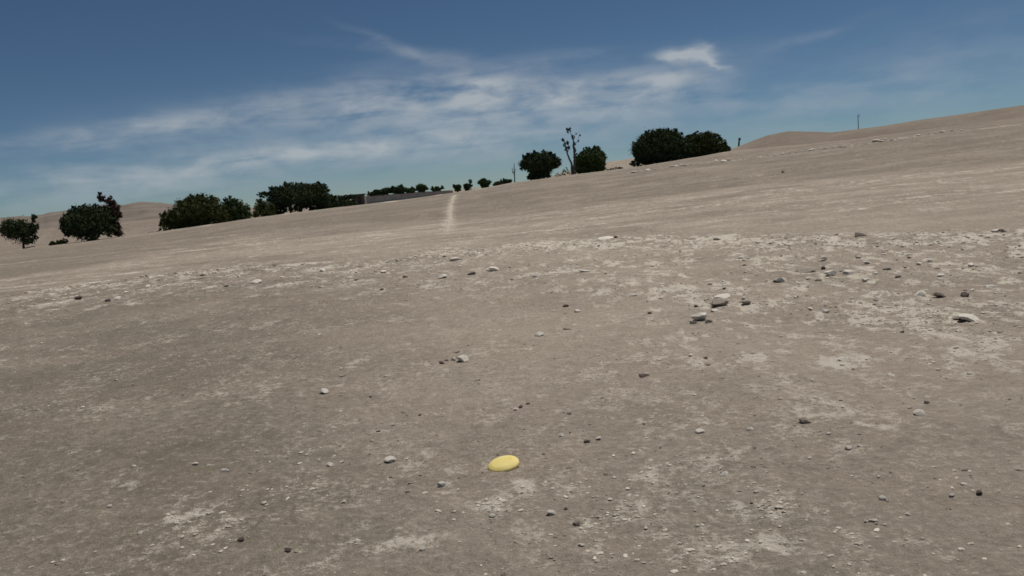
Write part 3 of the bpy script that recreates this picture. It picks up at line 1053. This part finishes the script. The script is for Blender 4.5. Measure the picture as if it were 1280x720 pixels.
def leaves(parent, lobes, r, n, size, mat, name='foliage', seed=0, clumpy=0.16, depth=0.85, fill=0.4):
    """lobes: (px, py, half width, half height) as seen; becomes ellipsoids of leaf clumps round the thing's own distance"""
    rs = np.random.RandomState(seed)
    P = []
    area = np.array([l[2] * l[3] for l in lobes], float)
    share = area / area.sum()
    org = np.array(parent.location)
    for l, sh in zip(lobes, share):
        c = np.array(at_px(l[0], l[1], r))
        dl = l[4] if len(l) > 4 else 0.0
        a0 = math.atan2(c[0], c[1])
        c = c + np.array([math.sin(a0), math.cos(a0), 0]) * dl
        rx, rz = l[2] * r / F, l[3] * r / F
        ry = rx * depth if rx < 3 * rz else rz * 2.2
        ry = max(ry, 0.3 * rx)
        m = int(n * sh * 1.5)
        nc = max(10, int(m / 24))
        d = rs.normal(size=(nc, 3))
        d /= np.linalg.norm(d, axis=1)[:, None]
        rad_ = rs.uniform(fill ** 3, 1, nc) ** (1 / 3.0)
        cc = d * rad_[:, None] * np.array([rx, ry, rz]) * (1 - clumpy * 0.55)
        which = rs.randint(0, nc, m)
        cs = clumpy * rs.uniform(0.6, 1.35, nc)
        off = rs.normal(size=(m, 3)) * 0.55 * cs[which][:, None] * np.array([min(rx, rz * 1.4)] * 2 + [min(rz, rx)])
        q = cc[which] + off
        t = np.array([math.cos(a0), -math.sin(a0), 0])
        u = np.array([math.sin(a0), math.cos(a0), 0])
        P.append(c + q[:, :1] * t + q[:, 1:2] * u + q[:, 2:3] * np.array([0, 0, 1]))
    P = np.vstack(P)
    gz = ground_z(P[:, 0], P[:, 1])
    P = P[P[:, 2] > gz + 0.03]
    m = len(P)
    u = rs.normal(size=(m, 3))
    u /= np.linalg.norm(u, axis=1)[:, None]
    w = rs.normal(size=(m, 3))
    v = np.cross(u, w)
    v /= np.linalg.norm(v, axis=1)[:, None]
    s = size * rs.uniform(0.6, 1.4, m)[:, None]
    nn = np.cross(u, v)
    A = P - u * s
    Bq = P + v * s * 0.42 + nn * s * 0.12
    C = P + u * s
    D = P - v * s * 0.42 + nn * s * 0.12
    V = np.stack([A, Bq, C, D], 1).reshape(-1, 3) - org
    Fc = np.arange(m * 4).reshape(-1, 4)
    return np_mesh(name, V, Fc, mat, False, parent)


def tube(paths, name, mat, parent, sides=7):
    """paths: list of [(x, y, z, radius), ...] joined into one mesh of limbs"""
    V, Fc = [], []
    org = Vector(parent.location)
    for path in paths:
        base = len(V)
        for i, (x, y, z, rr) in enumerate(path):
            p = Vector((x, y, z))
            q = Vector(path[min(i + 1, len(path) - 1)][:3])
            o_ = Vector(path[max(i - 1, 0)][:3])
            d = (q - o_).normalized()
            s = d.cross(Vector((0.13, 1, 0.21))).normalized()
            t = d.cross(s)
            for k in range(sides):
                a = 2 * math.pi * k / sides
                V.append(tuple(p - org + (s * math.cos(a) + t * math.sin(a)) * rr))
        for i in range(len(path) - 1):
            for k in range(sides):
                k2 = (k + 1) % sides
                Fc.append((base + i * sides + k, base + i * sides + k2, base + (i + 1) * sides + k2, base + (i + 1) * sides + k))
    return np_mesh(name, V, Fc, mat, True, parent)


def limb(r, pts, r0, r1, wob=0.03, dd=0.0):
    """pts: pixels along the limb; returns tube path with a bent, tapering run"""
    out = []
    n = len(pts)
    ctr = [at_px(x, y, r) for x, y in pts]
    segs = 4
    for i in range(n - 1):
        for k in range(segs):
            t = (i + k / segs) / (n - 1)
            p = ctr[i].lerp(ctr[i + 1], k / segs)
            out.append((p.x + random.uniform(-wob, wob), p.y + random.uniform(-wob, wob) + dd * t, p.z, r0 + (r1 - r0) * t))
    out.append((ctr[-1].x, ctr[-1].y + dd, ctr[-1].z, r1))
    return out


def plant(name, label, cat, base_px, r, lobes, n, size, mat, limbs=(), skirt=(), group=None, leaf='foliage', trunk='trunk', bark=None, seed=0, **kw):
    a = A_(*base_px)
    x, y = r * math.sin(a), r * math.cos(a)
    root = empty(name, (x, y, float(ground_z(x, y)[0]) - 0.05))
    tag(root, label, cat, group)
    if limbs:
        tube([limb(r, *l) for l in limbs], trunk, bark or M_BARK, root)
    rq = random.Random(seed * 7 + 1)
    if n > 10000:
        for l in [q for q in lobes if q[2] > 9 for _ in range(3)]:
            th = rq.uniform(0.12, 0.88) * math.pi
            lobes = list(lobes) + [(l[0] + l[2] * 0.96 * math.cos(th), l[1] - l[3] * 0.98 * math.sin(th), rq.uniform(1.6, 3.6), rq.uniform(1.8, 3.6))]
    lobes = list(lobes) + [(sx, sy - 1, 9.5, 5.5, -0.8) for sx, sy in skirt]
    if lobes:
        leaves(root, lobes, r, n, size, mat, leaf, seed, **kw)
    return root


SZ = 0.095
# left: tree cut by the frame of the photograph
plant('sparse_tree', 'thin ragged dark tree at the far left edge', 'tree', (30, 312), 88,
      [(24, 288, 12, 13), (38, 287, 7, 8), (42, 273, 4, 5), (45, 283, 3.5, 4), (34, 300, 8, 5), (10, 285, 9, 12), (44, 297, 3, 3)], 5200, SZ, M_LEAFB,
      [([(30, 314), (29, 300), (27, 285)], 0.12, 0.04), ([(29, 304), (36, 296), (42, 276)], 0.06, 0.02), ([(32, 310), (42, 308), (46, 311)], 0.05, 0.02)],
      leaf='crown', seed=1, clumpy=0.3)
t2 = plant('broad_tree', 'broad dark tree with a ragged raised limb, second from the left', 'tree', (115, 303), 89,
           [(108, 278, 27, 20), (93, 281, 15, 13), (88, 276, 11, 10, 0.5), (113, 268, 21, 12), (100, 264, 10, 7), (135, 285, 15, 10), (125, 272, 18, 14), (110, 290, 16, 5),
            (84, 288, 7, 8)], 21000, SZ, M_LEAFB,
           [([(115, 305), (113, 296), (105, 285)], 0.15, 0.07), ([(115, 303), (124, 294), (133, 282)], 0.11, 0.05),
            ([(113, 300), (118, 290), (118, 276)], 0.1, 0.04), ([(133, 284), (137, 268), (140, 250)], 0.06, 0.02)],
           leaf='crown', seed=2)
rl = leaves(t2, [(143, 262, 8, 12), (138, 253, 6, 6), (148, 268, 4, 9), (137, 252, 4, 6), (126.5, 246.5, 4.5, 5.5), (129, 250, 4, 3), (124, 242, 1.5, 4),
                 (139, 246, 2, 2.5), (144, 280, 6, 12), (150, 292, 5, 5), (146, 291, 6, 5)], 89, 3300, SZ, M_LEAFR, 'raised_limb_foliage', 3, clumpy=0.25)
rl['label'] = 'reddish dark foliage on the raised limb'
plant('low_bush', 'low dark bush in the gap under the broad tree', 'bush', (116, 304), 87.5, [(112, 298, 5, 5), (119, 297, 5, 6)], 1500, 0.06, M_LEAFB,
      [([(116, 305), (115, 300)], 0.03, 0.015)], trunk='stem', seed=4)
plant('low_bush', 'tiny dark bush farther left beneath the broad tree', 'bush', (66, 308), 88, [(66, 305, 4, 3.4)], 900, 0.06, M_LEAFB,
      [([(66, 308), (66, 305)], 0.03, 0.015)], trunk='stem', seed=5)
plant('low_bush', 'small olive bush just left of the broad tree', 'bush', (78, 307), 88, [(78, 302.5, 6.5, 4.4), (75, 304, 6, 3)], 1300, 0.06, M_LEAFO,
      [([(78, 308), (78, 303)], 0.03, 0.015)], trunk='stem', seed=6)
plant('bushy_tree', 'wide green tree with dome crown, left of its lower neighbour', 'tree', (245, 288), 95,
      [(240, 265, 26, 19), (222, 272, 18, 13), (257, 262, 24, 17), (245, 252, 14, 9), (270, 270, 18, 14), (207, 273, 7, 7), (212, 281, 12, 6),
       (262, 252, 11, 7), (240, 279, 30, 8), (234, 258, 12, 10), (202, 270, 3, 4)], 23000, SZ, M_LEAFO,
      [([(236, 288), (233, 276), (226, 266)], 0.14, 0.05), ([(248, 287), (250, 275), (254, 262)], 0.14, 0.05)], leaf='crown', seed=7, skirt=[(208, 286), (222, 285), (238, 283), (252, 280), (266, 278)])
plant('bushy_tree', 'round green tree right of the wide dome-crowned tree', 'tree', (292, 281), 96,
      [(296, 263, 16, 13), (288, 266, 14, 12), (304, 268, 10, 11), (288, 254, 10, 7), (280, 270, 12, 9), (294, 274, 20, 5)], 11000, SZ, M_LEAF,
      [([(292, 283), (293, 272), (296, 262)], 0.12, 0.05)], leaf='crown', seed=8, skirt=[(280, 277), (294, 275), (308, 273)])
plant('low_bush', 'olive low bush at the left foot of the gappy tree', 'bush', (332, 273), 94,
      [(332, 262, 15, 10), (326, 256, 8, 8), (340, 266, 14, 6), (322, 266, 5, 5)], 7500, 0.075, M_LEAFO,
      [([(331, 274), (330, 266), (327, 258)], 0.06, 0.03)], trunk='stem', seed=9, skirt=[(324, 269), (336, 268)])
plant('gappy_tree', 'tallest left-hand tree, dark crown with gaps and bare legs', 'tree', (372, 268), 95,
      [(372, 245, 30, 15), (350, 248, 16, 10), (395, 244, 17, 14), (366, 236, 18, 8), (395, 235, 14, 7), (345, 240, 12, 6), (331, 244, 10, 3), (325, 243, 4, 1.6),
       (405, 254, 9, 9), (380, 256, 14, 6), (358, 256, 8, 5), (403, 262, 4, 4), (372, 263, 4, 3), (388, 262, 4, 3), (392, 252, 18, 7), (350, 257, 9, 6), (352, 263, 8, 4), (366, 261, 6, 4), (396, 259, 10, 4)], 29000, SZ, M_LEAFB,
      [([(364, 270), (362, 258), (352, 245)], 0.11, 0.05), ([(376, 268), (378, 256), (380, 240)], 0.13, 0.05),
       ([(398, 264), (397, 254), (394, 240)], 0.12, 0.05), ([(388, 266), (386, 255), (390, 242)], 0.08, 0.04)], leaf='crown', seed=10, clumpy=0.2)
plant('hedge', 'dark low hedge between the gappy tree and the hut', 'hedge', (428, 259), 96, [(420, 249, 12, 5), (412, 251, 9, 7), (432, 248, 9, 4.5), (440, 246, 7, 3.5), (437, 251, 7, 6), (425, 254, 14, 4), (440, 254, 6, 4)], 15000, 0.075, M_LEAFB,
      [([(420, 259), (420, 252)], 0.06, 0.03), ([(436, 258), (436, 250)], 0.06, 0.03)], trunk='stem', seed=11, skirt=[(408, 258), (420, 257), (432, 256)])
plant('round_bush', 'round dark bush with narrow foot, left of the leafless tree', 'bush', (675, 225), 88,
      [(675, 204, 24, 13), (660, 203, 12, 9), (690, 202, 12, 10), (675, 197, 18, 8), (675, 214, 16, 9), (670, 219, 12, 5), (655, 208, 6, 6)], 17000, SZ, M_LEAFB,
      [([(675, 226), (674, 214), (668, 204)], 0.12, 0.04), ([(677, 226), (682, 214), (690, 206)], 0.1, 0.04)], trunk='stem', seed=12, skirt=[(668, 222), (680, 221)])
plant('round_bush', 'dark bush right behind the leafless tree', 'bush', (738, 218), 90,
      [(739, 200, 19, 15), (745, 196, 14, 12), (728, 204, 12, 12), (740, 211, 19, 7), (751, 203, 7, 12), (733, 193, 9, 6), (724, 209, 7, 8)], 15000, SZ, M_LEAF,
      [([(737, 219), (738, 208), (742, 198)], 0.12, 0.04)], trunk='stem', seed=13, skirt=[(724, 215), (736, 214), (748, 212)])
plant('large_bush', 'largest dark bush on the crest, dome shaped', 'bush', (822, 207), 91,
      [(822, 184, 30, 22), (806, 188, 17, 18), (838, 182, 20, 20), (825, 170, 20, 10), (805, 196, 13, 11), (835, 195, 25, 9), (840, 170, 10, 8), (797, 190, 7, 12), (855, 190, 14, 13)],
      30000, SZ, M_LEAFB, [([(812, 209), (810, 195), (802, 182)], 0.12, 0.05), ([(826, 207), (828, 190), (834, 172)], 0.13, 0.05)],
      trunk='stem', seed=14, skirt=[(796, 205), (812, 204), (830, 201), (848, 198)])
plant('large_bush', 'lower olive bush merging into the right of the largest bush', 'bush', (880, 197), 92,
      [(872, 182, 20, 14), (888, 179, 16, 12), (860, 185, 12, 13), (898, 182, 10, 9), (876, 191, 24, 6), (906, 185, 5, 5), (880, 171, 14, 6), (862, 174, 7, 6)],
      19000, SZ, M_LEAFO, [([(876, 199), (877, 188), (884, 176)], 0.1, 0.04)], trunk='stem', seed=15, skirt=[(862, 196), (878, 193), (894, 190.5), (906, 188)])

# the nearly leafless tree with two stems
R_B = 87.0
bt = plant('leafless_tree', 'tall nearly leafless tree with two thin stems between bushes', 'tree', (716, 220), R_B, [], 0, 0, None,
           [([(715.5, 220), (714.5, 205), (709, 192), (706, 178), (703.5, 174)], 0.13, 0.03, 0.02), ([(716.5, 220), (718.5, 200), (717, 180), (716, 170)], 0.15, 0.05, 0.02),
            ([(709, 192), (711, 183), (709.5, 178)], 0.05, 0.02), ([(717, 182), (722, 177), (724, 170)], 0.035, 0.012), ([(716, 172), (713, 166), (711, 161)], 0.04, 0.012),
            ([(711, 163), (708.5, 161)], 0.02, 0.01), ([(707, 184), (703, 182)], 0.025, 0.012), ([(716, 176), (719, 168)], 0.025, 0.012)], bark=M_PALEBARK, seed=16)
leaves(bt, [(711, 163, 3, 3), (708, 161, 2, 1.5), (712.5, 160.5, 1.4, 1.6), (716.5, 171, 2.2, 4), (704, 175, 2.2, 3.2), (709, 179, 2.5, 3.5), (710.5, 184, 2.4, 3),
            (725, 169, 1.3, 1.6), (723, 177, 1.2, 2.4), (720, 167, 0.9, 1.2), (718, 184, 2.4, 8), (707, 187, 2.2, 4), (705, 181, 1.5, 3)], R_B, 1500, 0.06, M_LEAFB, 'leaf_tufts', 17, clumpy=0.3)
# pale dry scrub at its foot
plant('dry_scrub', 'pale thin dry scrub between round bush and leafless tree', 'bush', (703, 221), 93,
      [(703, 217, 12, 4), (698, 219, 8, 3), (709, 213, 5, 6)], 700, 0.05, simple('dry_twigs', (0.16, 0.15, 0.11), (0.30, 0.28, 0.22), 3, 0.9, island=0.6),
      [([(703, 222), (701, 216)], 0.02, 0.01), ([(704, 222), (708, 212)], 0.02, 0.008), ([(700, 222), (696, 217)], 0.02, 0.008)], trunk='stem', seed=18)

# far bushes along the plain's edge, each its own
R_F = 212
FAR = [
    (466, 243, [(466, 242, 5, 3)], 'b', 'small dark far bush just right of the hut'),
    (472, 242, [(471, 240, 3.5, 4.4)], 'b', 'upright dark far bush near the hut'),
    (481, 241, [(482, 238, 6, 4.5), (486, 237, 4, 4)], 'b', 'dark far bush left of a thin gap of sky'),
    (499, 240, [(499, 236, 8, 4.6), (495, 237, 5, 4), (505, 237, 4, 3.2)], 'b', 'widest dark far bush right of the gap of sky'),
    (514, 238, [(514, 237.4, 6, 2)], 'g', 'lowest far shrub between two taller ones'),
    (527, 237, [(526, 233, 5.8, 4.8), (529, 234, 4, 4)], 'g', 'rounded green far bush at the end of the row'),
    (546, 237, [(543, 235.6, 6, 1.5), (551, 235.3, 5, 1.3)], 'g', 'flat dark scrub strip left of the path'),
    (572, 235, [(571.5, 232.6, 4.6, 2.8)], 'g', 'small far bush above the end of the path'),
    (584, 235, [(583, 231, 3.4, 3)], 'b', 'low far bush left of the little upright tree'),
    (606, 231, [(603, 227, 6, 3.8), (609, 227, 5, 3), (604, 223.5, 3.5, 2.4)], 'g', 'grey-green far bush left of the bare pole tree'),
    (622, 231, [(622, 228.5, 5, 2.5)], 'o', 'brownish low scrub near the bare pole tree'),
    (633, 228, [(634, 225.5, 6, 2.2)], 'b', 'dark low scrub at the foot of the bare pole tree'),
]
for k, (bx, by, lobes, c, lab) in enumerate(FAR):
    r = R_F
    rl_ = random.Random(k + 5)
    lobes = [(l[0], by - (by - l[1]) * 0.82, l[2] * 1.15, l[3] * 0.82) for l in lobes]
    wmax = max(l[2] for l in lobes)
    lobes = lobes + [(bx, by - 0.2, wmax * (1.7 if bx < 540 else 1.25), 1.5), (bx, by + 2.0, wmax * 0.8, 2.6)]
    lobes += [(bx + rl_.uniform(-1, 1) * wmax, by - rl_.uniform(1.5, 3.5), rl_.uniform(0.8, 1.6), rl_.uniform(1.2, 2.4)) for _ in range(6)]
    plant('far_bush', lab, 'bush', (bx, by + 1), r, lobes, 2600 + int(sum(l[2] * l[3] for l in lobes) * 80), 0.12, {'b': M_LEAFB, 'g': M_LEAF, 'o': M_LEAFO}[c],
          [([(bx, by + 7), (bx, by - 1)], 0.12, 0.05)], group='far bushes along the edge of the plain', trunk='stem', seed=40 + k, clumpy=0.34)
plant('far_tree', 'little upright dark tree right above the end of the path', 'tree', (588.5, 238), 205,
      [(588, 227, 2.2, 3.6), (588.5, 232, 2.6, 2), (586.5, 230.5, 2.2, 1.5)], 1400, 0.11, M_LEAFB, [([(589.3, 244), (588.6, 233), (588.2, 227)], 0.12, 0.05)], leaf='crown', seed=60)
plant('pole_tree', 'faint bare pole-like tree left of the round bush', 'tree', (643.5, 230), 205,
      [(642, 215, 2.2, 7), (640.5, 213, 1.2, 4)], 260, 0.06, M_LEAFB,
      [([(643.7, 236), (643, 216), (642.6, 204)], 0.17, 0.06), ([(643, 220), (640.5, 212), (640, 209)], 0.06, 0.03), ([(643, 217), (645, 210)], 0.06, 0.03)],
      bark=M_PALEBARK, leaf='leaf_tufts', seed=61)
plant('low_bush', 'brown dry scrub on the crest left of the round bush', 'bush', (622, 233), 92, [(621, 231, 4.5, 2), (628, 230, 6, 1.8)], 1300, 0.06, M_LEAFR,
      [([(622, 234), (622, 231)], 0.03, 0.015)], trunk='stem', seed=62)
plant('low_bush', 'low dark scrub in the dip left of the largest bush', 'bush', (772, 212), 93, [(772, 210.5, 8, 1.7), (763, 212, 5, 1.4)], 1200, 0.06, M_LEAFB,
      [([(770, 213), (770, 211)], 0.03, 0.015)], trunk='stem', seed=63)
plant('low_bush', 'flat dark strip on the ground left of the wide green tree', 'bush', (205, 290), 92, [(198, 290, 15, 1.1), (216, 288.3, 14, 1.6)], 1600, 0.06, M_LEAFB,  # flat dark ground strip, built up from leaf quads
      [([(205, 291), (205, 290)], 0.03, 0.015)], trunk='stem', seed=64)


# ------------------------------------------------------------------ hut
def box(name, lo, hi, mat, parent, bevel=0.0):
    x0, y0, z0 = lo
    x1, y1, z1 = hi
    V = [(x0, y0, z0), (x1, y0, z0), (x1, y1, z0), (x0, y1, z0), (x0, y0, z1), (x1, y0, z1), (x1, y1, z1), (x0, y1, z1)]
    Fc = [(0, 3, 2, 1), (4, 5, 6, 7), (0, 1, 5, 4), (1, 2, 6, 5), (2, 3, 7, 6), (3, 0, 4, 7)]
    return np_mesh(name, V, Fc, mat, False, parent)


R_H = 100.0
g0 = at_px(451, 256.5, R_H)
zb = float(ground_z(g0.x, g0.y)[0])
hut = empty('hut', (g0.x, g0.y, zb), -math.atan2(g0.x, g0.y) + 0.15)
tag(hut, 'small grey flat-roofed hut at the right end of the hedge', 'hut')
top = at_px(452, 242.5, R_H).z - zb
w = 12.5 * R_H / F
box('wall', (-w / 2, 0, -0.3), (w / 2, 1.9, top - 0.06), M_WALL, hut)
box('roof', (-w / 2 - 0.10, -0.14, top - 0.058), (w / 2 + 0.10, 2.05, top + 0.03), M_ROOF, hut)
box('doorway', (-w * 0.22, -0.02, -0.2), (w * 0.12, -0.002, top * 0.82), M_ROOF, hut)
box('corner_post', (w / 2 - 0.13, -0.05, -0.25), (w / 2 + 0.03, -0.003, top - 0.10), M_RENDER, hut)


def long_wall():
    r = 200.0
    pts = [at_px(457.5, 250, r), at_px(490, 246, r), at_px(530, 242, r), at_px(566, 240, r)]
    root = empty('long_wall', (pts[0].x, pts[0].y, float(ground_z(pts[0].x, pts[0].y)[0])))
    tag(root, 'long low grey wall running from the hut towards the end of the path', 'wall')
    P = []
    for a_, b_ in zip(pts[:-1], pts[1:]):
        for t in np.linspace(0, 1, 8, endpoint=False):
            P.append(a_.lerp(b_, t))
    P.append(pts[-1])
    org = np.array(root.location)

    def run(name, half, z0f, z1f, mat):
        V, Fc = [], []
        for i, p in enumerate(P):
            q = P[min(i + 1, len(P) - 1)] - P[max(i - 1, 0)]
            n = Vector((-q.y, q.x, 0)).normalized() * half
            for sgn, zz in ((-1, z0f(i)), (1, z0f(i)), (1, z1f(i)), (-1, z1f(i))):
                V.append((p.x + n.x * sgn - org[0], p.y + n.y * sgn - org[1], zz - org[2]))
        for i in range(len(P) - 1):
            for k in range(4):
                k2 = (k + 1) % 4
                Fc.append((i * 4 + k, i * 4 + k2, i * 4 + 4 + k2, i * 4 + 4 + k))
        e = (len(P) - 1) * 4
        Fc += [(0, 3, 2, 1), (e, e + 1, e + 2, e + 3)]
        return np_mesh(name, V, Fc, mat, False, root)
    xs = [457.5 + (566 - 457.5) * i / (len(P) - 1) for i in range(len(P))]
    tops = [at_px(x_, np.interp(x_, [457, 490, 530, 566], [245.8, 243.2, 240.2, 238.4]), r).z + 0.05 * math.sin(i * 2.3) for i, x_ in enumerate(xs)]
    run('wall_body', 0.12, lambda i: float(ground_z(P[i].x, P[i].y)[0]) - 0.4, lambda i: tops[i], M_LWALL)
    run('coping', 0.17, lambda i: tops[i] + 0.003, lambda i: tops[i] + 0.10, M_WALL)


M_LWALL = simple('weathered_block_wall', (0.36, 0.33, 0.30), (0.48, 0.44, 0.40), 0.7, 0.95)
long_wall()


# ------------------------------------------------------------------ posts on the skyline
def post_on(px, py0, py1, r, rr, label, lean=0.0, twigs=0):
    a = A_(px, py0)
    x, y = r * math.sin(a), r * math.cos(a)
    z0 = float(ground_z(x, y)[0])
    root = empty('post', (x, y, z0))
    tag(root, label, 'post')
    top_ = at_px(px + lean, py1, r)
    path = [(x, y, z0 - 0.3, rr), (x * 0.5 + top_.x * 0.5, y * 0.5 + top_.y * 0.5, (z0 + top_.z) / 2, rr * 0.92), (top_.x, top_.y, top_.z, rr * 0.7)]
    tube([path], 'shaft', M_PALEBARK, root, 8)
    if twigs:
        P = []
        for k in range(twigs):
            b = random.uniform(0.75, 1.0)
            px_, py_, pz_ = x + (top_.x - x) * b, y + (top_.y - y) * b, z0 + (top_.z - z0) * b
            an = random.uniform(0, 6.28)
            L = random.uniform(0.3, 0.8)
            P.append([(px_, py_, pz_, 0.02), (px_ + L * math.cos(an), py_ + L * math.sin(an), pz_ + L * 1.3, 0.01)])
        tube(P, 'twigs', M_PALEBARK, root, 5)
    else:
        tube([[(top_.x, top_.y, top_.z - 0.5, rr * 1.5), (top_.x + 0.02, top_.y, top_.z - 0.05, rr * 1.3), (top_.x + 0.03, top_.y, top_.z + 0.05, rr * 0.7)]], 'head', M_PALEBARK, root, 8)
    return root


post_on(923.2, 184, 172.5, 215, 0.22, 'short dark leaning post on the skyline right of the bushes', lean=1.2)
post_on(1073, 161, 144, 212, 0.085, 'tall thin grey post with twigs on the right-hand skyline', lean=-0.6, twigs=7)
